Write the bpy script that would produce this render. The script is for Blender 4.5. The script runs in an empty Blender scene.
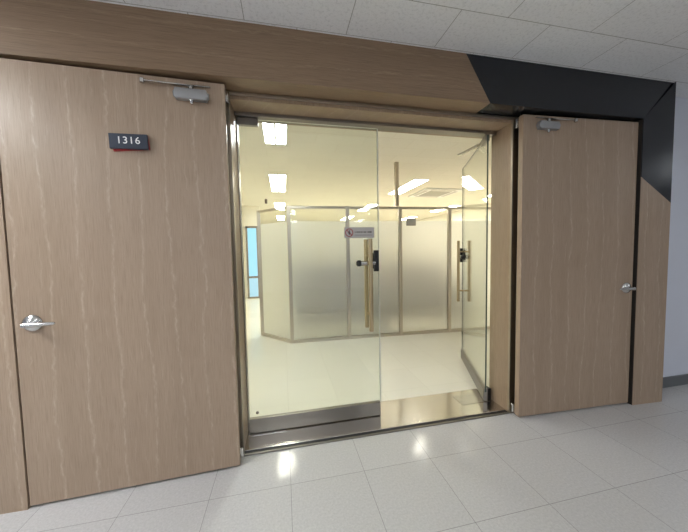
import bpy, bmesh, math, random
from mathutils import Vector, Matrix
random.seed(4)
S = bpy.context.scene
COL = S.collection
PI = math.pi
CEIL = 2.71

# ------------------------------------------------------------------ materials
def lin(c):
    return tuple(((v/255)/12.92 if v/255 <= .04045 else ((v/255+.055)/1.055)**2.4) for v in c)

class N:
    """small helper around a material node tree"""
    def __init__(s, name):
        s.m = bpy.data.materials.new(name); s.m.use_nodes = True
        s.t = s.m.node_tree; s.t.nodes.clear()
        s.out = s.n('ShaderNodeOutputMaterial')
    def n(s, typ, **kw):
        nd = s.t.nodes.new(typ)
        for k, v in kw.items():
            if k.startswith('i_'):
                nd.inputs[k[2:].replace('_', ' ')].default_value = v
            else:
                setattr(nd, k, v)
        return nd
    def l(s, a, b): s.t.links.new(a, b)
    def math(s, op, a, b=None, c=None):
        nd = s.n('ShaderNodeMath', operation=op)
        for i, v in enumerate((a, b, c)):
            if v is None: continue
            if isinstance(v, (int, float)): nd.inputs[i].default_value = v
            else: s.l(v, nd.inputs[i])
        return nd.outputs[0]
    def mix(s, f, a, b, blend='MIX'):
        nd = s.n('ShaderNodeMix', data_type='RGBA', blend_type=blend)
        for k, v in ((0, f), (6, a), (7, b)):
            if isinstance(v, (int, float)): nd.inputs[k].default_value = v
            elif isinstance(v, tuple): nd.inputs[k].default_value = (*v, 1) if len(v) == 3 else v
            else: s.l(v, nd.inputs[k])
        return nd.outputs[2]
    def ramp(s, f, stops):
        nd = s.n('ShaderNodeValToRGB')
        e = nd.color_ramp.elements
        while len(e) < len(stops): e.new(.5)
        for q, (p, c) in zip(e, stops):
            q.position = p; q.color = (*c, 1) if len(c) == 3 else c
        s.l(f, nd.inputs[0]); return nd.outputs[0]
    def obj(s, scale=(1, 1, 1), loc=(0, 0, 0)):
        tc = s.n('ShaderNodeTexCoord'); mp = s.n('ShaderNodeMapping')
        mp.inputs['Scale'].default_value = scale; mp.inputs['Location'].default_value = loc
        s.l(tc.outputs['Object'], mp.inputs[0]); return mp.outputs[0]
    def noise(s, vec, scale, detail=3, rough=.5, dist=0):
        nd = s.n('ShaderNodeTexNoise'); nd.inputs['Scale'].default_value = scale
        nd.inputs['Detail'].default_value = detail; nd.inputs['Roughness'].default_value = rough
        nd.inputs['Distortion'].default_value = dist
        s.l(vec, nd.inputs['Vector']); return nd.outputs[0]
    def bsdf(s, color, rough=.5, metal=0, spec=.5, bump=None, bstr=.1, bdist=.002):
        b = s.n('ShaderNodeBsdfPrincipled')
        if isinstance(color, tuple): b.inputs['Base Color'].default_value = (*color, 1)
        else: s.l(color, b.inputs['Base Color'])
        if isinstance(rough, (int, float)): b.inputs['Roughness'].default_value = rough
        else: s.l(rough, b.inputs['Roughness'])
        b.inputs['Metallic'].default_value = metal
        b.inputs['Specular IOR Level'].default_value = spec
        if bump is not None:
            bp = s.n('ShaderNodeBump'); bp.inputs['Strength'].default_value = bstr
            bp.inputs['Distance'].default_value = bdist
            s.l(bump, bp.inputs['Height']); s.l(bp.outputs[0], b.inputs['Normal'])
        s.l(b.outputs[0], s.out.inputs[0]); return b

def plain(name, rgb, rough=.5, metal=0, spec=.5, vary=.06, scale=20):
    n = N(name); c = lin(rgb)
    f = n.noise(n.obj(), scale, 4)
    col = n.mix(f, tuple(v*(1-vary) for v in c), tuple(min(1, v*(1+vary)) for v in c))
    n.bsdf(col, rough, metal, spec); return n.m

def wood(name, base, dark, pale, horiz=False, rough=.4):
    n = N(name)
    def vec(across, along): return n.obj((along, across, across) if horiz else (across, across, along))
    tc = n.n('ShaderNodeTexCoord'); sp = n.n('ShaderNodeSeparateXYZ'); n.l(tc.outputs['Object'], sp.inputs[0])
    across = n.math('ADD', sp.outputs[2] if horiz else sp.outputs[0], n.math('MULTIPLY', sp.outputs[1], .7))
    fine = n.noise(vec(95, 2.6), 2.6, 6, .7)
    wob = n.noise(vec(1.6, .8), 1.4, 2)
    zig = n.noise(vec(3, 14), 1.6, 3)
    u = n.math('ADD', n.math('MULTIPLY', across, 6.6), n.math('ADD', n.math('MULTIPLY', wob, 1.0), n.math('MULTIPLY', zig, .22)))
    d = n.math('ABSOLUTE', n.math('SUBTRACT', n.math('FRACT', u), .5))
    line = n.ramp(d, [(0, (1, 1, 1)), (.022, (.55, .55, .55)), (.075, (0, 0, 0))])
    d2 = n.math('ABSOLUTE', n.math('SUBTRACT', n.math('FRACT', n.math('MULTIPLY', u, 3.0)), .5))
    line2 = n.ramp(d2, [(0, (.5, .5, .5)), (.10, (0, 0, 0))])
    broken = n.ramp(n.noise(vec(30, 5), 2.2, 4, .7), [(.40, (0, 0, 0)), (.66, (1, 1, 1))])
    broken2 = n.ramp(n.noise(vec(12, 2.4), 1.7, 4, .7), [(.50, (0, 0, 0)), (.70, (1, 1, 1))])
    mk = n.math('MAXIMUM', n.math('MULTIPLY', line, broken), n.math('MULTIPLY', line2, broken2))
    body = n.ramp(fine, [(.30, lin(dark)), (.50, lin(base)), (.76, lin(tuple(min(255, b+9) for b in base)))])
    wide = n.ramp(n.noise(vec(7, .5), 1.2, 3), [(.4, (0, 0, 0)), (.7, (1, 1, 1))])
    body = n.mix(n.math('MULTIPLY', wide, .30), body, lin(dark))
    col = n.mix(n.math('MULTIPLY', mk, .60), body, lin(pale))
    n.bsdf(col, rough, 0, .5, bump=fine, bstr=.10, bdist=.001); return n.m

def metal(name, rgb, rough, brushed=None):
    n = N(name)
    f = n.noise(n.obj(brushed or (1, 1, 1)), 12, 4)
    r = n.math('ADD', n.math('MULTIPLY', f, .12), rough-.06)
    c = lin(rgb)
    n.bsdf(n.mix(f, tuple(v*.9 for v in c), c), r, 1.0); return n.m

def glass(name, tint=(.95, .97, .94), refl=1.0):
    """clear sheet glass: see-through, mirror share growing at grazing angles"""
    n = N(name)
    lw = n.n('ShaderNodeLayerWeight'); lw.inputs['Blend'].default_value = .5
    f = n.math('POWER', lw.outputs['Facing'], 5.0)
    fac = n.math('MULTIPLY', n.math('ADD', n.math('MULTIPLY', f, .95), .043), refl)
    tr = n.n('ShaderNodeBsdfTransparent'); tr.inputs[0].default_value = (*tint, 1)
    gl = n.n('ShaderNodeBsdfGlossy'); gl.inputs['Roughness'].default_value = .0
    smudge = n.noise(n.obj(), 3, 4)
    n.l(n.mix(smudge, (.94, .94, .94), (1, 1, 1)), gl.inputs[0])
    mx = n.n('ShaderNodeMixShader')
    n.l(fac, mx.inputs[0]); n.l(tr.outputs[0], mx.inputs[1]); n.l(gl.outputs[0], mx.inputs[2])
    n.l(mx.outputs[0], n.out.inputs[0]); return n.m

def frosted(name):
    n = N(name)
    rf = n.n('ShaderNodeBsdfRefraction'); rf.inputs['IOR'].default_value = 1.3
    rf.inputs['Roughness'].default_value = .6; rf.inputs['Color'].default_value = (1, 1, .995, 1)
    tl = n.n('ShaderNodeBsdfTranslucent'); tl.inputs[0].default_value = (.97, .975, .97, 1)
    g = n.n('ShaderNodeBsdfGlossy'); g.inputs['Roughness'].default_value = .32
    streak = n.noise(n.obj((60, 60, 1.2)), 4, 5, .6)
    n.l(n.mix(streak, (.82, .82, .82), (1, 1, 1)), g.inputs[0])
    m1 = n.n('ShaderNodeMixShader'); m1.inputs[0].default_value = .22
    n.l(rf.outputs[0], m1.inputs[1]); n.l(tl.outputs[0], m1.inputs[2])
    m2 = n.n('ShaderNodeMixShader'); m2.inputs[0].default_value = .14
    n.l(m1.outputs[0], m2.inputs[1]); n.l(g.outputs[0], m2.inputs[2])
    n.l(m2.outputs[0], n.out.inputs[0]); return n.m

def emit(name, rgb, strength):
    n = N(name); e = n.n('ShaderNodeEmission')
    e.inputs[0].default_value = (*rgb, 1); e.inputs[1].default_value = strength
    n.l(e.outputs[0], n.out.inputs[0]); return n.m

def tile_floor(name, rgb, joint, rough, w, x0, y0, spk=.22, wave=.04, mortar=.0015):
    n = N(name)
    br = n.n('ShaderNodeTexBrick', offset=0, squash=1)
    br.inputs['Scale'].default_value = 1; br.inputs['Brick Width'].default_value = w
    br.inputs['Row Height'].default_value = w; br.inputs['Mortar Size'].default_value = mortar
    br.inputs['Mortar Smooth'].default_value = .3
    c = lin(rgb)
    br.inputs['Color1'].default_value = (*(v*1.02 for v in c), 1)
    br.inputs['Color2'].default_value = (*(v*.97 for v in c), 1)
    br.inputs['Mortar'].default_value = (*lin(joint), 1)
    n.l(n.obj((1, 1, 1), (-x0 + 20*w, -y0 + 20*w, 0)), br.inputs[0])
    s1 = n.noise(n.obj(), 85, 4, .75); s2 = n.noise(n.obj(), 7, 4)
    col = n.mix(.5, br.outputs[0], n.ramp(s1, [(.3, (1-spk*2,)*3), (.7, (1, 1, 1))]), 'MULTIPLY')
    wv = n.noise(n.obj(), 5.5, 2)
    r = n.math('ADD', n.math('MULTIPLY', s2, .10), rough-.05)
    b = n.bsdf(col, r, 0, .5, bump=wv, bstr=wave, bdist=.02)
    return n.m

def ceil_tiles(name, rgb, line, w, h, x0, y0, spk=.12):
    n = N(name)
    br = n.n('ShaderNodeTexBrick', offset=.5, squash=1)
    br.inputs['Scale'].default_value = 1; br.inputs['Brick Width'].default_value = w
    br.inputs['Row Height'].default_value = h; br.inputs['Mortar Size'].default_value = .0022
    br.inputs['Mortar Smooth'].default_value = .2
    c = lin(rgb)
    br.inputs['Color1'].default_value = (*c, 1); br.inputs['Color2'].default_value = (*(v*.97 for v in c), 1)
    br.inputs['Mortar'].default_value = (*lin(line), 1)
    n.l(n.obj((1, 1, 1), (-x0 + 20*w, -y0 + 20*h, 0)), br.inputs[0])
    sp = n.noise(n.obj(), 55, 5, .75)
    col = n.mix(1.0, br.outputs[0], n.ramp(sp, [(.32, (1-spk*1.6,)*3), (.5, (1, 1, 1))]), 'MULTIPLY')
    n.bsdf(col, .85, 0, .2, bump=sp, bstr=.25, bdist=.003); return n.m

M = dict(
    door=wood('oak_veneer_vertical', (168, 146, 124), (146, 124, 103), (208, 190, 168), rough=.36),
    door2=wood('oak_veneer_jamb', (158, 136, 112), (134, 112, 90), (184, 164, 140), rough=.4),
    fascia=wood('oak_veneer_horizontal', (142, 117, 92), (120, 98, 76), (172, 148, 120), True, .42),  # same oak as the doors, darkened to carry the fascia's shade
    black=plain('black_satin_laminate', (24, 27, 33), .25, 0, .5, .08),
    gap_shade=plain('dark_gap_shade', (38, 32, 27), .7),  # near-black colour paints the shade inside the door gaps
    steel=metal('brushed_steel', (214, 210, 205), .15, (1, 80, 80)),
    frame=metal('satin_steel_frame', (168, 158, 142), .34, (30, 30, 1)),
    darksteel=metal('dark_worn_steel', (150, 145, 138), .36, (1, 30, 30)),
    pframe=metal('pale_aluminium', (200, 191, 177), .3, (30, 30, 1)),
    chrome=metal('satin_chrome', (205, 203, 200), .2),
    closer=plain('silver_grey_paint', (160, 160, 160), .38, .55, .5),
    brass=metal('champagne_bar', (192, 174, 140), .38, (30, 30, 1)),
    rubber=plain('black_plastic', (22, 22, 23), .4),
    navy=plain('navy_plate', (45, 52, 66), .42),
    red=plain('red_plate', (170, 46, 44), .45),
    white=plain('white_paint', (236, 236, 232), .5),
    silver=plain('silver_sign', (190, 184, 178), .4, .3),
    redink=plain('red_ink', (165, 40, 38), .5),
    ink=plain('dark_ink', (52, 46, 44), .5),
    wall=plain('corridor_wall_paint', (214, 217, 226), .6, 0, .3, .02, 6),
    innerwall=plain('office_wall_paint', (240, 236, 224), .7, 0, .3, .02, 6),
    base=plain('grey_baseboard', (104, 106, 108), .45),
    desk=plain('brown_desk_laminate', (104, 80, 66), .5),
    notice=plain('grey_notice', (168, 164, 156), .6),
    glass=glass('clear_glass', (.955, .975, .95)),
    glass2=glass('partition_glass', (.97, .975, .955), .8),
    edge=plain('pale_edge_glint', (240, 242, 232), .2),  # near-white colour carries the glint of the polished glass edge
    edgedark=plain('green_glass_edge', (70, 84, 76), .15),
    frost=frosted('frosted_film'),
    warm=emit('warm_tube_diffuser', (1.0, .955, .845), 35),
    tube=emit('bare_tube_diffuser', (.93, .97, 1.0), 34),
    cool=emit('cool_tube_diffuser', (.94, .97, 1.0), 66),
    coolw=emit('cool_tube_diffuser_soft', (.92, .96, 1.0), 19),
    day=emit('daylight_pane', (.42, .80, 1.0), 1.15),
    day2=emit('daylight_pane_pale', (.55, .85, 1.0), 1.0),
    floor=tile_floor('corridor_vinyl_tile', (207, 205, 203), (150, 147, 145), .11, .45, -.4484, 1.6366),
    floor2=tile_floor('office_vinyl_tile', (234, 231, 216), (212, 208, 190), .15, .45, -.4484, 1.6366, .04, .05, .0012),
    ceil=ceil_tiles('corridor_ceiling_tile', (240, 240, 240), (168, 165, 160), .6, .3, 1.32, 1.485),
    ceil2=ceil_tiles('office_ceiling_tile', (240, 235, 222), (222, 214, 196), .6, .3, 1.32, 1.485, .05),
)

# ------------------------------------------------------------------ mesh helpers
def bm_box(bm, a, b, bev=0, mi=0):
    x0, y0, z0 = a; x1, y1, z1 = b
    r = bmesh.ops.create_cube(bm, size=1)
    vs = r['verts']
    for v in vs:
        v.co = Vector(((x0+x1)/2 + v.co.x*(x1-x0), (y0+y1)/2 + v.co.y*(y1-y0), (z0+z1)/2 + v.co.z*(z1-z0)))
    fs = set(f for v in vs for f in v.link_faces)
    for f in fs: f.material_index = mi
    if bev:
        es = list(set(e for v in vs for e in v.link_edges))
        bmesh.ops.bevel(bm, geom=es, offset=bev, segments=2, profile=.5, affect='EDGES', clamp_overlap=True)
    return fs

def bm_prism(bm, poly, y0, y1):
    """polygon of (x, z) points extruded from y0 to y1; a point may carry its own front y as a third value"""
    f = [bm.verts.new((p[0], p[2] if len(p) > 2 else y0, p[1])) for p in poly]
    g = [bm.verts.new((p[0], y1, p[1])) for p in poly]
    n = len(poly)
    bm.faces.new(f); bm.faces.new(list(reversed(g)))
    for i in range(n):
        bm.faces.new((f[(i+1) % n], f[i], g[i], g[(i+1) % n]))
    bmesh.ops.recalc_face_normals(bm, faces=bm.faces)

def bm_tube(bm, pts, rads, seg=16, sq=None):
    pts = [Vector(p) for p in pts]
    if isinstance(rads, (int, float)): rads = [rads]*len(pts)
    rings = []
    up0 = None
    for i, p in enumerate(pts):
        d = (pts[min(i+1, len(pts)-1)] - pts[max(i-1, 0)]).normalized()
        if up0 is None: up0 = Vector((0, 0, 1)) if abs(d.z) < .9 else Vector((0, 1, 0))
        s = d.cross(up0).normalized(); u = s.cross(d).normalized(); up0 = u
        a, b = (rads[i], rads[i]) if not isinstance(rads[i], tuple) else rads[i]
        rings.append([bm.verts.new(p + s*math.cos(2*PI*k/seg)*a + u*math.sin(2*PI*k/seg)*b) for k in range(seg)])
    for A, B in zip(rings, rings[1:]):
        for k in range(seg):
            bm.faces.new((A[k], A[(k+1) % seg], B[(k+1) % seg], B[k]))
    bm.faces.new(list(reversed(rings[0]))); bm.faces.new(rings[-1])
    bmesh.ops.recalc_face_normals(bm, faces=bm.faces)

def bm_lathe(bm, c, axis, prof, seg=28):
    """prof: (distance along axis, radius)"""
    c = Vector(c); axis = Vector(axis).normalized()
    bm_tube(bm, [c + axis*h for h, r in prof], [r for h, r in prof], seg)

def link(name, bm, mats, parent=None, smooth=False, loc=(0, 0, 0), rotz=0):
    me = bpy.data.meshes.new(name); bm.to_mesh(me); bm.free()
    for m in (mats if isinstance(mats, (list, tuple)) else [mats]): me.materials.append(M[m])
    if smooth:
        for p in me.polygons: p.use_smooth = True
        try: me.set_sharp_from_angle(angle=math.radians(38))
        except Exception: pass
    o = bpy.data.objects.new(name, me); COL.objects.link(o)
    o.location = loc; o.rotation_euler = (0, 0, rotz)
    if parent: o.parent = parent
    return o

def tag(o, label=None, cat=None, group=None, kind=None):
    if label: o['label'] = label
    if cat: o['category'] = cat
    if group: o['group'] = group
    if kind: o['kind'] = kind
    return o

def thing(name, label, cat, loc=(0, 0, 0), rotz=0, group=None, kind=None):
    o = bpy.data.objects.new(name, None); COL.objects.link(o)
    o.empty_display_size = .1
    o.location = loc; o.rotation_euler = (0, 0, rotz)
    return tag(o, label, cat, group, kind)

def boxes(name, lst, mats, parent=None, bev=0, **k):
    bm = bmesh.new()
    for q in lst:
        bm_box(bm, q[0], q[1], bev, q[2] if len(q) > 2 else 0)
    return link(name, bm, mats, parent, **k)

def struct(name, lst, mats, label, cat, bev=0):
    return tag(boxes(name, lst, mats, None, bev), label, cat, None, 'structure')

def copy_tree(o, parent=None):
    c = o.copy(); COL.objects.link(c)
    if parent: c.parent = parent
    for ch in list(o.children): copy_tree(ch, c)
    return c

# ------------------------------------------------------------------ key dimensions (metres)
FY = 1.80            # front of the timber surround
FR = 1.945           # front of the door frame
GY = 2.17            # plane of the closed glass door
OL, OR = -.305, 1.79 # clear opening
NL, NR = -1.402, 2.893   # inner edges of the surround
XL, XR = -1.705, 3.203   # outer edges of the surround
SZ = 2.395           # underside of the fascia
WY = 1.965           # wall face beside the surround

# ------------------------------------------------------------------ setting: corridor
struct('floor', [((-7, -5.6, -.1), (9, FR+.01, 0))], 'floor', 'pale grey glossy tiled corridor floor in front of the doors', 'floor')
struct('ceiling', [((-7, -5.6, CEIL), (9, FR+.02, CEIL+.1))], 'ceil', 'grey mineral tile ceiling over the corridor', 'ceiling')
struct('wall_front', [((-7, WY, 0), (OL-.08, 2.2, CEIL)), ((OR+.08, WY, 0), (9, 2.2, CEIL)),
                      ((OL-.08, WY, 2.43), (OR+.08, 2.2, CEIL))], 'wall', 'pale bluish white corridor wall carrying the timber doorway', 'wall')
struct('wall_rear', [((-7, -5.7, 0), (9, -5.6, CEIL))], 'wall', 'pale corridor wall facing the doorway', 'wall')
struct('wall_left', [((-7.1, -5.6, 0), (-7, 2.2, CEIL))], 'wall', 'pale wall closing the corridor on the left', 'wall')
struct('wall_right', [((9, -5.6, 0), (9.1, 2.2, CEIL))], 'wall', 'pale wall closing the corridor on the right', 'wall')
bm = bmesh.new()
bm_prism(bm, [(XR+.002, 0), (9, 0), (9, .098), (XR+.002, .098)], WY-.012, WY)
tag(link('baseboard_right', bm, 'base'), 'dark grey baseboard along the pale wall right of the doorway', 'baseboard', None, 'structure')

# timber surround with its black inlay
sur = thing('trim_1', 'oak veneer surround of the doorway with a black corner panel', 'door surround', kind='structure')
bm = bmesh.new(); bm_prism(bm, [(XL, CEIL), (NL, SZ), (1.462, SZ), (1.268, CEIL)], FY, FR+.02)
link('fascia_panel', bm, 'fascia', sur)
bm = bmesh.new(); bm_prism(bm, [(XL, 0, FY), (NL, 0, FY), (NL, SZ, FY), (XL, CEIL, FY)], FY, WY)
link('side_panel', bm, 'door', sur)
bm = bmesh.new(); bm_prism(bm, [(1.268, CEIL), (1.462, SZ), (NR, SZ), (XR, CEIL)], FY, FR+.02)
tag(link('fascia_panel', bm, 'black', sur), 'black panel')
bm = bmesh.new(); bm_prism(bm, [(NR, SZ, FY), (NR, 1.93, FY), (XR, 1.722, FY-.016), (XR, CEIL, FY-.016)], FY, WY)
tag(link('side_panel', bm, 'black', sur), 'black panel')
bm = bmesh.new(); bm_prism(bm, [(NR, 1.93, FY), (NR, 0, FY), (XR, 0, FY-.016), (XR, 1.722, FY-.016)], FY, WY)
link('side_panel', bm, 'door', sur)
boxes('gap_shade_lining', [((NL, WY-.012, 0), (OL-.085, WY, SZ)), ((OR+.085, WY-.012, 0), (NR, WY, SZ)),
                       ((NR-.004, FY+.004, 0), (NR, WY-.012, SZ))], 'gap_shade', sur)  # dark strips added so the gaps beside the leaves look shaded

# door frame
fr = thing('trim_2', 'timber door frame with steel edging around the glass doors', 'door frame', kind='structure')
jw = .08
for sx, a, b in ((-1, OL-jw, OL), (1, OR, OR+jw)):
    boxes('jamb', [((a, FR+.02, 0), (b, 2.182 if sx > 0 else 2.285, 2.43))], 'door2', fr)
    e0, e1 = (a+.02, b+.004) if sx < 0 else (a-.004, b-.02)
    boxes('edge_strip', [((e0, FR, 0), (e1, FR+.02, 2.37))], 'frame', fr, .003)
    if sx > 0:
        boxes('pivot_block', [((a-.045, 2.15, .0125), (a-.008, 2.20, .115))], 'rubber', fr, .003); continue
    s0, s1 = (b, b+.012) if sx < 0 else (a-.012, a)
    boxes('door_stop', [((s0, 2.205, .013), (s1, 2.245, 2.34))], 'darksteel', fr, .002)
boxes('header', [((OL, FR+.02, 2.352), (OR, 2.285, 2.43))], 'door2', fr)
boxes('edge_strip', [((OL-.06, FR, 2.372), (OR+.06, FR+.02, SZ-.002))], 'frame', fr, .003)
boxes('door_stop', [((OL, 2.125, 2.328), (OR, 2.215, 2.352))], 'darksteel', fr, .002)

# threshold
th = thing('threshold', 'wide stainless steel threshold plate across the glass doorway', 'threshold', (0, 0, 0))
boxes('plate', [((OL, 1.985, 0), (OR, 2.36, .012))], 'steel', th, .003)
boxes('front_lip', [((OL, FR-.002, 0), (OR, 1.958, .010))], 'darksteel', th, .003)
boxes('groove_seal', [((OL, 1.958, 0), (OR, 1.985, .004))], 'rubber', th)

# ------------------------------------------------------------------ setting: office behind
struct('floor', [((-2.6, FR+.01, -.1), (6.2, 18.1, 0))], 'floor2', 'cream glossy office floor behind the glass doors', 'floor')
struct('ceiling', [((-2.6, 2.2, CEIL), (6.2, 18.1, CEIL+.1))], 'ceil2', 'warm cream tiled office ceiling behind the glass doors', 'ceiling')
struct('wall_back', [((-2.6, 18, 0), (6.2, 18.1, CEIL))], 'innerwall', 'far cream office wall behind the partition', 'wall')
struct('wall_side', [((6.2, 2.2, 0), (6.3, 18.1, CEIL))], 'innerwall', 'cream office wall on the right', 'wall')
struct('wall_side', [((-2.7, 2.2, 0), (-2.6, 18.1, CEIL))], 'innerwall', 'cream office wall on the left', 'wall')
struct('wall_inner', [((-2.6, 8.75, 0), (-.66, 8.95, CEIL))], 'innerwall', 'cream wall stub holding the blue window', 'wall')
win = thing('window_1', 'narrow blue daylit window left of the glass partition', 'window', (0, 0, 0), kind='structure')
wx0, wx1, wy = -1.06, -.72, 8.75
boxes('window_frame', [((wx0, wy-.04, .02), (wx0+.05, wy, 2.13)), ((wx1-.04, wy-.04, .02), (wx1, wy, 2.13)),
                       ((wx0, wy-.04, 2.07), (wx1, wy, 2.13)), ((wx0, wy-.04, .60), (wx1, wy, .66)), ((wx0, wy-.04, 0), (wx1, wy, .05))], 'frame', win)
boxes('pane', [((wx0+.05, wy-.02, .66), (wx1-.04, wy-.005, 2.07))], 'day', win)
boxes('pane', [((wx0+.05, wy-.02, .05), (wx1-.04, wy-.005, .60))], 'day2', win)

# ------------------------------------------------------------------ wooden door leaves
def lever(parent, x, z, s):
    """lever handle on the face y = 0 of a leaf; s = direction the lever points along x"""
    bm = bmesh.new()
    y = -.056
    bm_tube(bm, [(x, -.022, z), (x, -.040, z), (x, y+.002, z), (x+s*.004, y, z), (x+s*.012, y-.002, z)],
            [.011, .0105, .0105, .0115, .012], 16)
    bm_tube(bm, [(x-s*.014, y-.001, z), (x-s*.008, y-.001, z), (x+s*.02, y-.002, z), (x+s*.06, y-.002, z+.001), (x+s*.10, y, z+.002), (x+s*.123, y+.006, z+.001), (x+s*.127, y+.009, z+.001)],
            [(.006, .007), (.011, .013), (.010, .0125), (.008, .011), (.007, .0095), (.006, .008), (.003, .004)], 16)
    h = link('lever_handle', bm, 'chrome', parent, True)
    bm = bmesh.new()
    bm_lathe(bm, (x, 0, z), (0, -1, 0), [(0, .044), (.003, .0455), (.007, .044), (.012, .039), (.018, .029), (.023, .018), (.027, .012)], 36)
    link('rose', bm, 'chrome', h, True)

def closer(parent, x0, x1, z, s):
    """door closer on the face y = 0; s = +1 when the hinge lies towards +x"""
    bm = bmesh.new()
    bm_box(bm, (min(x0, x1), -.042, z-.030), (max(x0, x1), 0, z+.030), .009)
    for e in (x0, x1):
        bm_lathe(bm, (e, -.020, z), (math.copysign(1, e-(x0+x1)/2), 0, 0), [(-.004, .019), (.004, .019), (.007, .016)], 20)
    c = link('door_closer', bm, 'closer', parent, True)
    cx = (x0+x1)/2
    bm = bmesh.new(); bm_lathe(bm, (cx, -.022, z), (0, 0, -1), [(.028, .012), (.036, .012), (.042, .008), (.050, .007), (.052, .004)], 18)
    bm_lathe(bm, (cx, -.022, z), (0, 0, 1), [(.028, .014), (.036, .014), (.044, .010), (.052, .010)], 18)
    link('spindle', bm, 'chrome', c, True)
    ex = cx - s*.245
    bm = bmesh.new()
    bm_tube(bm, [(cx+s*.012, -.022, z+.048), (cx-s*.06, -.022, z+.050), (ex, -.020, z+.052)], [(.013, .004), (.012, .004), (.011, .004)], 12)
    bm_lathe(bm, (ex, -.020, z+.040), (0, 0, 1), [(0, .012), (.022, .012), (.026, .008)], 18)
    link('main_arm', bm, 'chrome', c, True)
    bm = bmesh.new()
    bm_tube(bm, [(ex, -.012, z+.058), (cx-s*.05, .004-.012, z+.059), (cx+s*.10, -.010, z+.060)], [(.008, .004)]*3, 12)
    link('forearm', bm, 'chrome', c, True)

def leaf(n, label, hx, hy, s, ang):
    """s = +1: the leaf extends from its hinge towards -x"""
    d = thing('door_%d' % n, label, 'door', (hx, hy, 0), ang, kind='structure')
    w = 1.084 if s > 0 else 1.072; z0, z1 = .014, 2.377
    xa, xb = (-w, 0) if s > 0 else (0, w)
    boxes('leaf', [((xa, 0, z0), (xb, .045, z1))], 'door', d, .0015)
    lever(d, -s*(w-(.078 if s > 0 else .066)), 1.022 if s > 0 else 1.015, s)
    closer(d, -s*(.092 if s > 0 else .115), -s*(.262 if s > 0 else .285), 2.283 if s > 0 else 2.295, s)
    for z in (.06, 2.33):
        bm = bmesh.new()
        bm_lathe(bm, (s*.008, .058, z-.035), (0, 0, 1), [(0, .007), (.003, .010), (.067, .010), (.07, .007)], 16)
        bm_box(bm, (min(-s*.03, s*.006), .0451, z-.03), (max(-s*.03, s*.006), .051, z+.03), .001)
        link('hinge', bm, 'chrome', d, True)
    return d
leaf(1, 'left oak door folded open flat, with plate 1316', -.313, 1.850, 1, math.radians(2.4))
leaf(2, 'right oak door folded open below the black panel', 1.806, 1.868, -1, math.radians(-2.4))

# room number sign on the left leaf (stuck to its face)
def text_mesh(name, body, size, mat, parent, loc, rot, ext=.0008, spacing=1.0):
    cu = bpy.data.curves.new(name, 'FONT'); cu.body = body; cu.size = size; cu.extrude = ext
    cu.align_x = 'CENTER'; cu.align_y = 'CENTER'; cu.space_character = spacing
    cu.offset = .0003
    t = bpy.data.objects.new(name, cu); COL.objects.link(t)
    dg = bpy.context.evaluated_depsgraph_get()
    me = bpy.data.meshes.new_from_object(t.evaluated_get(dg)); me.name = name
    bpy.data.objects.remove(t)
    me.materials.clear(); me.materials.append(M[mat])
    o = bpy.data.objects.new(name, me); COL.objects.link(o)
    o.location = loc; o.rotation_euler = rot; o.parent = parent
    return o
ang = math.radians(2.4)
lx = -.816+.313
sg = thing('room_sign', 'dark navy room number plate 1316 on the left oak door', 'sign', (-.313+lx*math.cos(ang), 1.850+lx*math.sin(ang)-.0005, 1.999), ang)
sg.rotation_euler = (0, math.radians(-1.6), ang)
boxes('plate', [((-.092, -.024, -.040), (.092, -.008, .040))], 'navy', sg, .001)
bm = bmesh.new(); bm_box(bm, (-.088, -.008, -.040), (.090, 0, .040), .001)
for v in bm.verts: v.co = Matrix.Rotation(math.radians(4.6), 3, 'Y').inverted() @ v.co + Vector((.003, 0, -.0045))
tag(link('backing_plate', bm, 'red', sg), 'red backing plate')
text_mesh('room_number', '1316', .053, 'white', sg, (0, -.0242, .003), (PI/2, 0, 0), .0006, 1.12)

# ------------------------------------------------------------------ glass doors
def glass_panel(bm, a, b, axis='x'):
    fs = bm_box(bm, a, b)
    for f in fs:
        n = f.normal; f.normal_update(); n = f.normal
        f.material_index = 0 if abs(n.y) > .5 else 1

def pull_bars(d, x, z0, z1):
    for y in (-.062, .062):
        bm = bmesh.new()
        bm_tube(bm, [(x, y, z0), (x, y, z0+.002), (x, y, z1-.002), (x, y, z1)], [.014, .0165, .0165, .014], 20)
        h = link('pull_bar', bm, 'brass', d, True)
        bm = bmesh.new()
        for z in (z0+.13, z1-.13):
            bm_tube(bm, [(x, y, z), (x, math.copysign(.006, y), z)], .009, 12)
            bm_lathe(bm, (x, math.copysign(.006, y), z), (0, math.copysign(1, y), 0), [(0, .014), (.004, .014)], 16)
        link('standoff', bm, 'brass', h, True)

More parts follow.
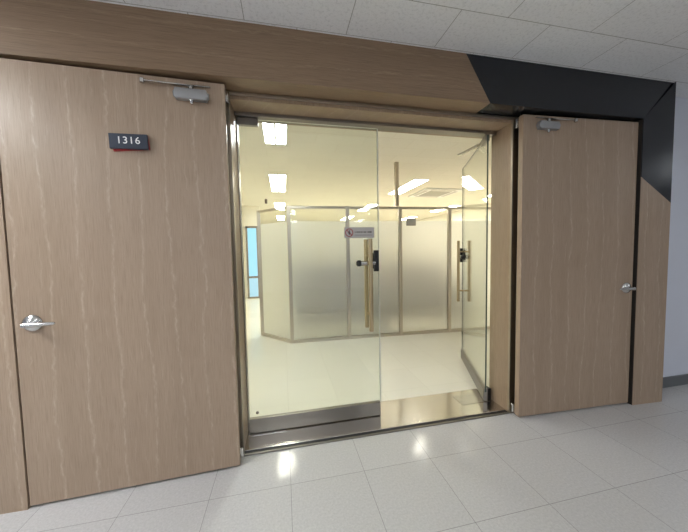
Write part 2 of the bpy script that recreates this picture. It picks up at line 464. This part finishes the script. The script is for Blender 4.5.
def glass_door(n, label, loc, rot, s, w, heel):
    """hinge at the origin, leaf along s*x; heel = how far the glass reaches past the pivot"""
    d = thing('door_%d' % n, label, 'door', loc, rot, kind='structure')
    a, b = sorted((-s*heel, s*w))
    bm = bmesh.new(); glass_panel(bm, (a, -.006, .10), (b, .006, 2.322))
    link('glass_pane', bm, ['glass', 'edge' if n == 3 else 'edgedark'], d)
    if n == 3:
        tag(boxes('edge_glint', [((b, -.008, .131), (b+.006, .008, 2.32))], 'edge', d, .001), 'pale strip painting the edge glint')  # added pale strip paints the bright glint along the glass edge
    boxes('bottom_rail', [((a+.004, -.017, .018), (b-.002, .017, .128))], 'darksteel', d, .003)
    p0, p1 = sorted((-s*(heel-.002), s*.095))
    boxes('top_patch', [((p0, -.016, 2.276), (p1, .016, 2.326))], 'darksteel', d, .003)
    pull_bars(d, s*(w-.085), .735, 1.462)
    # lock case on the closing edge with its thumb turn tube
    lk = boxes('lock_case', [((min(s*(w-.045), s*(w-.006)), -.034, 1.205), (max(s*(w-.045), s*(w-.006)), -.006, 1.372)),
                             ((min(s*(w-.045), s*(w-.006)), .006, 1.225), (max(s*(w-.045), s*(w-.006)), .03, 1.352))], 'rubber', d, .004)
    bm = bmesh.new()
    bm_tube(bm, [(s*(w-.04), -.027, 1.272), (s*(w-.16), -.027, 1.272)], .019, 18)
    link('bolt_tube', bm, 'chrome', lk, True)
    bm = bmesh.new()
    bm_lathe(bm, (s*(w-.155), -.027, 1.272), (-s, 0, 0), [(0, .023), (.012, .025), (.026, .023), (.034, .014)], 20)
    link('turn_knob', bm, 'rubber', lk, True)
    return d
g3 = glass_door(3, 'closed left glass door with pull bars and sign', (-.245, GY, 0), 0, 1, .990, .047)
bm = bmesh.new(); bm_lathe(bm, (-.245+.29-.245+.217, -.006, .17), (0, -1, 0), [(0, .011), (.004, .011), (.006, .007)], 18)
link('stud', bm, 'darksteel', g3, True)
ga = math.atan2(.905, .426)
# right leaf swung into the office: built along -x, turned about its pivot
glass_door(4, 'right glass door standing open into the office', (1.733, GY+.01, 0), ga-PI+math.radians(1.2), -1, .985, .055)

# holder arm over the open door
arm = thing('door_holder', 'steel hold-open arm under the header above the open glass door', 'door holder', (1.735, 2.20, 2.32))
bm = bmesh.new()
bm_lathe(bm, (0, 0, .030), (0, 0, -1), [(0, .013), (.028, .013), (.034, .009)], 16)
link('pivot', bm, 'darksteel', arm, True)
bm = bmesh.new()
bm_tube(bm, [(0, 0, .006), (.06, .13, .004), (.09, .20, .004)], [(.012, .006)]*3, 12)
link('link_arm', bm, 'darksteel', arm, True)
bm = bmesh.new()
bm_tube(bm, [(.085, .17, .016), (.085, .33, .016), (.075, .47, .016)], [(.030, .008)]*3, 12)
link('slide_arm', bm, 'steel', arm, True)

# floor spring plates
for nm, x0, x1, lab in (('floor_hinge_plate', -.30, -.02, 'steel floor hinge cover under the closed left glass door'),
                        ('floor_hinge_plate', 1.485, 1.775, 'steel floor hinge cover at the foot of the open glass door')):
    o = thing(nm, lab, 'floor hinge', ((x0+x1)/2, 2.205, .0122))
    hw = (x1-x0)/2
    boxes('cover', [((-hw, -.075, 0), (hw, .075, .003))], 'chrome', o, .001)
    bm = bmesh.new()
    px = -.25+.005-(x0+x1)/2 if x0 < 0 else 1.733-(x0+x1)/2
    bm_lathe(bm, (px, -.03, .003), (0, 0, 1), [(0, .016), (.004, .016)], 18)
    link('spindle', bm, 'darksteel', o, True)

# no-entry style sign stuck on the left glass
ns = thing('notice_sign', 'small silver prohibition sign above the pull bars of the left glass door', 'sign', (.588, GY-.0062, 1.513))
boxes('plate', [((-.122, -.003, -.042), (.122, 0, .042))], 'silver', ns, .001)
bm = bmesh.new()
for k in range(40):
    a0, a1 = 2*PI*k/40, 2*PI*(k+1)/40
    c = Vector((-.082, -.0034, 0))
    q = [c+Vector((math.cos(a)*r, 0, math.sin(a)*r)) for a, r in ((a0, .032), (a1, .032), (a1, .026), (a0, .026))]
    bm.faces.new([bm.verts.new(v) for v in q])
q = [Vector((-.082+u*.7071-v*.7071, -.0034, -u*.7071-v*.7071)) for u, v in ((-.028, -.003), (.028, -.003), (.028, .003), (-.028, .003))]
bm.faces.new([bm.verts.new(v) for v in q])
r = bmesh.ops.extrude_face_region(bm, geom=bm.faces[:])
for v in [g for g in r['geom'] if isinstance(g, bmesh.types.BMVert)]: v.co.y += .0004
bmesh.ops.recalc_face_normals(bm, faces=bm.faces)
link('prohibition_ring', bm, 'redink', ns)
bm = bmesh.new()
bm_box(bm, (-.086, -.0036, -.016), (-.078, -.003, .008)); bm_lathe(bm, (-.080, -.003, .013), (0, -1, 0), [(0, .005), (.0006, .005)], 12)
bm_box(bm, (-.093, -.0036, -.004), (-.072, -.003, .001))
link('pictogram', bm, 'ink', ns)
bm = bmesh.new()
x = -.038
for w_, h_ in ((.014, .005), (.012, .009), (.016, .008), (.010, .010), (.013, .006), (.017, .009), (.012, .006), (.014, .011), (.011, .015)):
    bm_box(bm, (x, -.0036, .004-h_/2), (x+w_*.8, -.003, .004+h_/2)); x += w_*1.18
bm_box(bm, (-.036, -.0036, -.021), (.106, -.003, -.0185))
link('lettering', bm, 'ink', ns)

# ------------------------------------------------------------------ frosted glass partition
pt = thing('glass_partition', 'frosted glass office partition in a steel frame beyond the doors', 'partition', (0, 0, 0))
PTS = [(-.376, 4.806), (.09, 4.262), (.965, 4.235), (1.80, 4.195), (2.63, 4.15), (3.46, 4.11), (4.29, 4.07)]
PH = 2.035
def seg_box(bm, p, q, z0, z1, t, ext=0):
    p = Vector((*p, 0)); q = Vector((*q, 0)); d = (q-p).normalized(); n = Vector((-d.y, d.x, 0))*t/2
    p = p-d*ext; q = q+d*ext
    lo = [p-n, q-n, q+n, p+n]
    v0 = [bm.verts.new(v+Vector((0, 0, z0))) for v in lo]; v1 = [bm.verts.new(v+Vector((0, 0, z1))) for v in lo]
    bm.faces.new(list(reversed(v0))); bm.faces.new(v1)
    for i in range(4): bm.faces.new((v0[i], v0[(i+1) % 4], v1[(i+1) % 4], v1[i]))
    bmesh.ops.recalc_face_normals(bm, faces=bm.faces)
for i, (x, y) in enumerate(PTS):
    w = .026
    boxes('post', [((x-w, y-w, 0), (x+w, y+w, PH+.004))], 'pframe', pt, .003)
bm = bmesh.new()
bm_box(bm, (1.74-.028, 4.165-.02, PH+.004), (1.74+.028, 4.165+.036, CEIL-.001), .002)
tag(link('ceiling_post', bm, 'pframe', pt), 'post rising from the partition to the ceiling')
for (p, q) in zip(PTS, PTS[1:]):
    bm = bmesh.new(); seg_box(bm, p, q, PH-.035, PH, .046); link('top_rail', bm, 'pframe', pt)
    bm = bmesh.new(); seg_box(bm, p, q, 0, .045, .046); link('bottom_rail', bm, 'pframe', pt)
    bm = bmesh.new(); seg_box(bm, p, q, .045, PH-.035, .010, -.026); gp = link('glass_pane', bm, 'glass2', pt)
    d = Vector((q[0]-p[0], q[1]-p[1])).normalized(); nn = Vector((-d.y, d.x))*.0062
    bm = bmesh.new(); seg_box(bm, (p[0]+nn.x, p[1]+nn.y), (q[0]+nn.x, q[1]+nn.y), .046, 1.815, .0016, -.027)
    tag(link('frosted_film', bm, 'frost', gp), 'frosted film')
nt = tag(boxes('paper_notice', [((1.90, 4.170, 1.74), (2.06, 4.1765, 1.86))], 'notice', None, .001),
         'small grey notice stuck high on the frosted partition right of the tall post', 'notice')

# desks behind the frosted glass
def desk():
    t = thing('office_desk', 'brown desk blurred behind the frosted partition, left one', 'desk', (.93, 5.05, 0))
    boxes('desk_top', [((-.81, -.33, .70), (.81, .33, .735))], 'desk', t, .004)
    boxes('modesty_panel', [((-.75, -.26, .12), (.75, -.24, .70))], 'desk', t, .002)
    for x in (-.78, .75):
        boxes('side_leg', [((x, -.30, 0), (x+.03, .30, .70))], 'desk', t, .002)
    boxes('desk_screen', [((-.79, .30, .735), (.79, .33, 1.12))], 'desk', t, .004)
    return t
dk = desk()
d2 = copy_tree(dk); d2.location = (2.60, 5.05, 0); d2['label'] = 'brown desk blurred behind the frosted partition, right one'
for o in (dk, d2): o['group'] = 'desks behind the frosted partition'

# ------------------------------------------------------------------ ceiling fixtures
def lamp(x, y, w, l, mat, label, group):
    t = thing('ceiling_light', label, 'ceiling light', (x, y, CEIL-.012), 0, group)
    a, b = w/2, l/2; f = .018
    boxes('frame', [((-a-f, -b-f, 0), (-a, b+f, .0119)), ((a, -b-f, 0), (a+f, b+f, .0119)), ((-a, -b-f, 0), (a, -b, .0119)), ((-a, b, 0), (a, b+f, .0119))], 'white', t)
    boxes('diffuser', [((-a, -b, .002), (-.012, b, .0115)), ((.012, -b, .002), (a, b, .0115))], mat, t)
    boxes('spine', [((-.012, -b, .002), (.012, b, .0119))], 'white', t)
    return t
G1 = 'warm ceiling lights in the office'
for x, y, lab in ((-.06, 5.82, 'warm office ceiling light above the partition corner'),
                  (-.06, 8.75, 'far warm office ceiling light in line beyond the partition corner'),
                  (2.65, 5.82, 'long warm office ceiling light right of the tall post'),
                  (2.65, 8.75, 'far warm office ceiling light beyond the air conditioner'),
                  (5.35, 5.82, 'warm office ceiling light near the right office wall'),
                  (5.35, 8.75, 'farthest right warm office ceiling light low above the partition rail'),
                  (-.06, 11.68, 'warm office ceiling light in the third row, left line'),
                  (2.65, 11.68, 'warm office ceiling light in the third row, middle line'),
                  (5.35, 11.68, 'warm office ceiling light in the third row, right line')):
    lamp(x, y, .28, 1.42, 'warm', lab, G1)
lamp(-.05, 2.95, .24, 1.42, 'tube', 'bluish white office ceiling light just behind the top of the left glass door', None)
G2 = 'cool ceiling lights of the corridor'
lamp(-2.45, .80, .28, 1.20, 'cool', 'cool corridor ceiling light nearest the left oak door', G2)
lamp(6.4, .2, .28, 1.20, 'coolw', 'cool corridor ceiling light nearest the right end of the black panel', G2)
for x in (-5.2, -2.6, -.06, 2.65):  # unseen lamp rows added to brighten the corridor walls and ceiling
    for y in (-1.48, -4.41):
        lamp(x, y, .28, 1.20, 'coolw', 'added unseen cool ceiling light in the rows opposite the doorway', G2)

ac = thing('air_conditioner', 'ceiling cassette air conditioner between the office lights', 'air conditioner', (3.58, 6.25, CEIL-.03))
boxes('panel', [((-.47, -.47, 0), (.47, .47, .029))], 'white', ac, .006)
boxes('grille', [((-.28, -.28, -.006), (.28, .28, .002))] , 'notice', ac, .003)
for k in range(4):
    bm = bmesh.new(); bm_box(bm, (-.30, -.42, -.005), (.30, -.34, .003), .002)
    for v in bm.verts: v.co = Matrix.Rotation(PI/2*k, 3, 'Z') @ v.co
    link('louvre', bm, 'silver', ac)
bk = thing('ceiling_bracket', 'small brown bracket hanging from the office ceiling beside the far light', 'bracket', (-.39, 7.5, CEIL))
boxes('plate', [((-.03, -.02, -.12), (.03, .02, -.015))], 'desk', bk, .002)
boxes('arm', [((-.012, -.012, -.02), (.012, .012, -.0005))], 'desk', bk, .002)

# ------------------------------------------------------------------ world, camera, view
w = bpy.data.worlds.new('World'); S.world = w; w.use_nodes = True
w.node_tree.nodes['Background'].inputs[0].default_value = (.6, .7, .8, 1)
w.node_tree.nodes['Background'].inputs[1].default_value = .05

yaw, pitch, roll = .209423358, -.0563012949, -.0193779691
cy, sy, cp, sp = math.cos(yaw), math.sin(yaw), math.cos(pitch), math.sin(pitch)
fw = Vector((sy*cp, cy*cp, sp)); rt = Vector((cy, -sy, 0)); up = rt.cross(fw)
r2 = math.cos(roll)*rt + math.sin(roll)*up; u2 = -math.sin(roll)*rt + math.cos(roll)*up
cam = bpy.data.cameras.new('camera'); co = bpy.data.objects.new('camera', cam); COL.objects.link(co)
mw = Matrix((r2, u2, -fw)).transposed().to_4x4(); mw.translation = Vector((0, 0, 1.3787))
co.matrix_world = mw
cam.sensor_fit = 'HORIZONTAL'; cam.sensor_width = 36; cam.lens = 283.5003/688*36
cam.clip_start = .02; cam.clip_end = 100
S.camera = co
S.view_settings.view_transform = 'Standard'; S.view_settings.look = 'None'
S.view_settings.gamma = 1; S.view_settings.use_curve_mapping = False
S.view_settings.exposure = .1
S.cycles.max_bounces = 12; S.cycles.diffuse_bounces = 6; S.cycles.glossy_bounces = 6
S.cycles.transmission_bounces = 8; S.cycles.transparent_max_bounces = 24
S.cycles.sample_clamp_indirect = 6
S.cycles.use_denoising = True
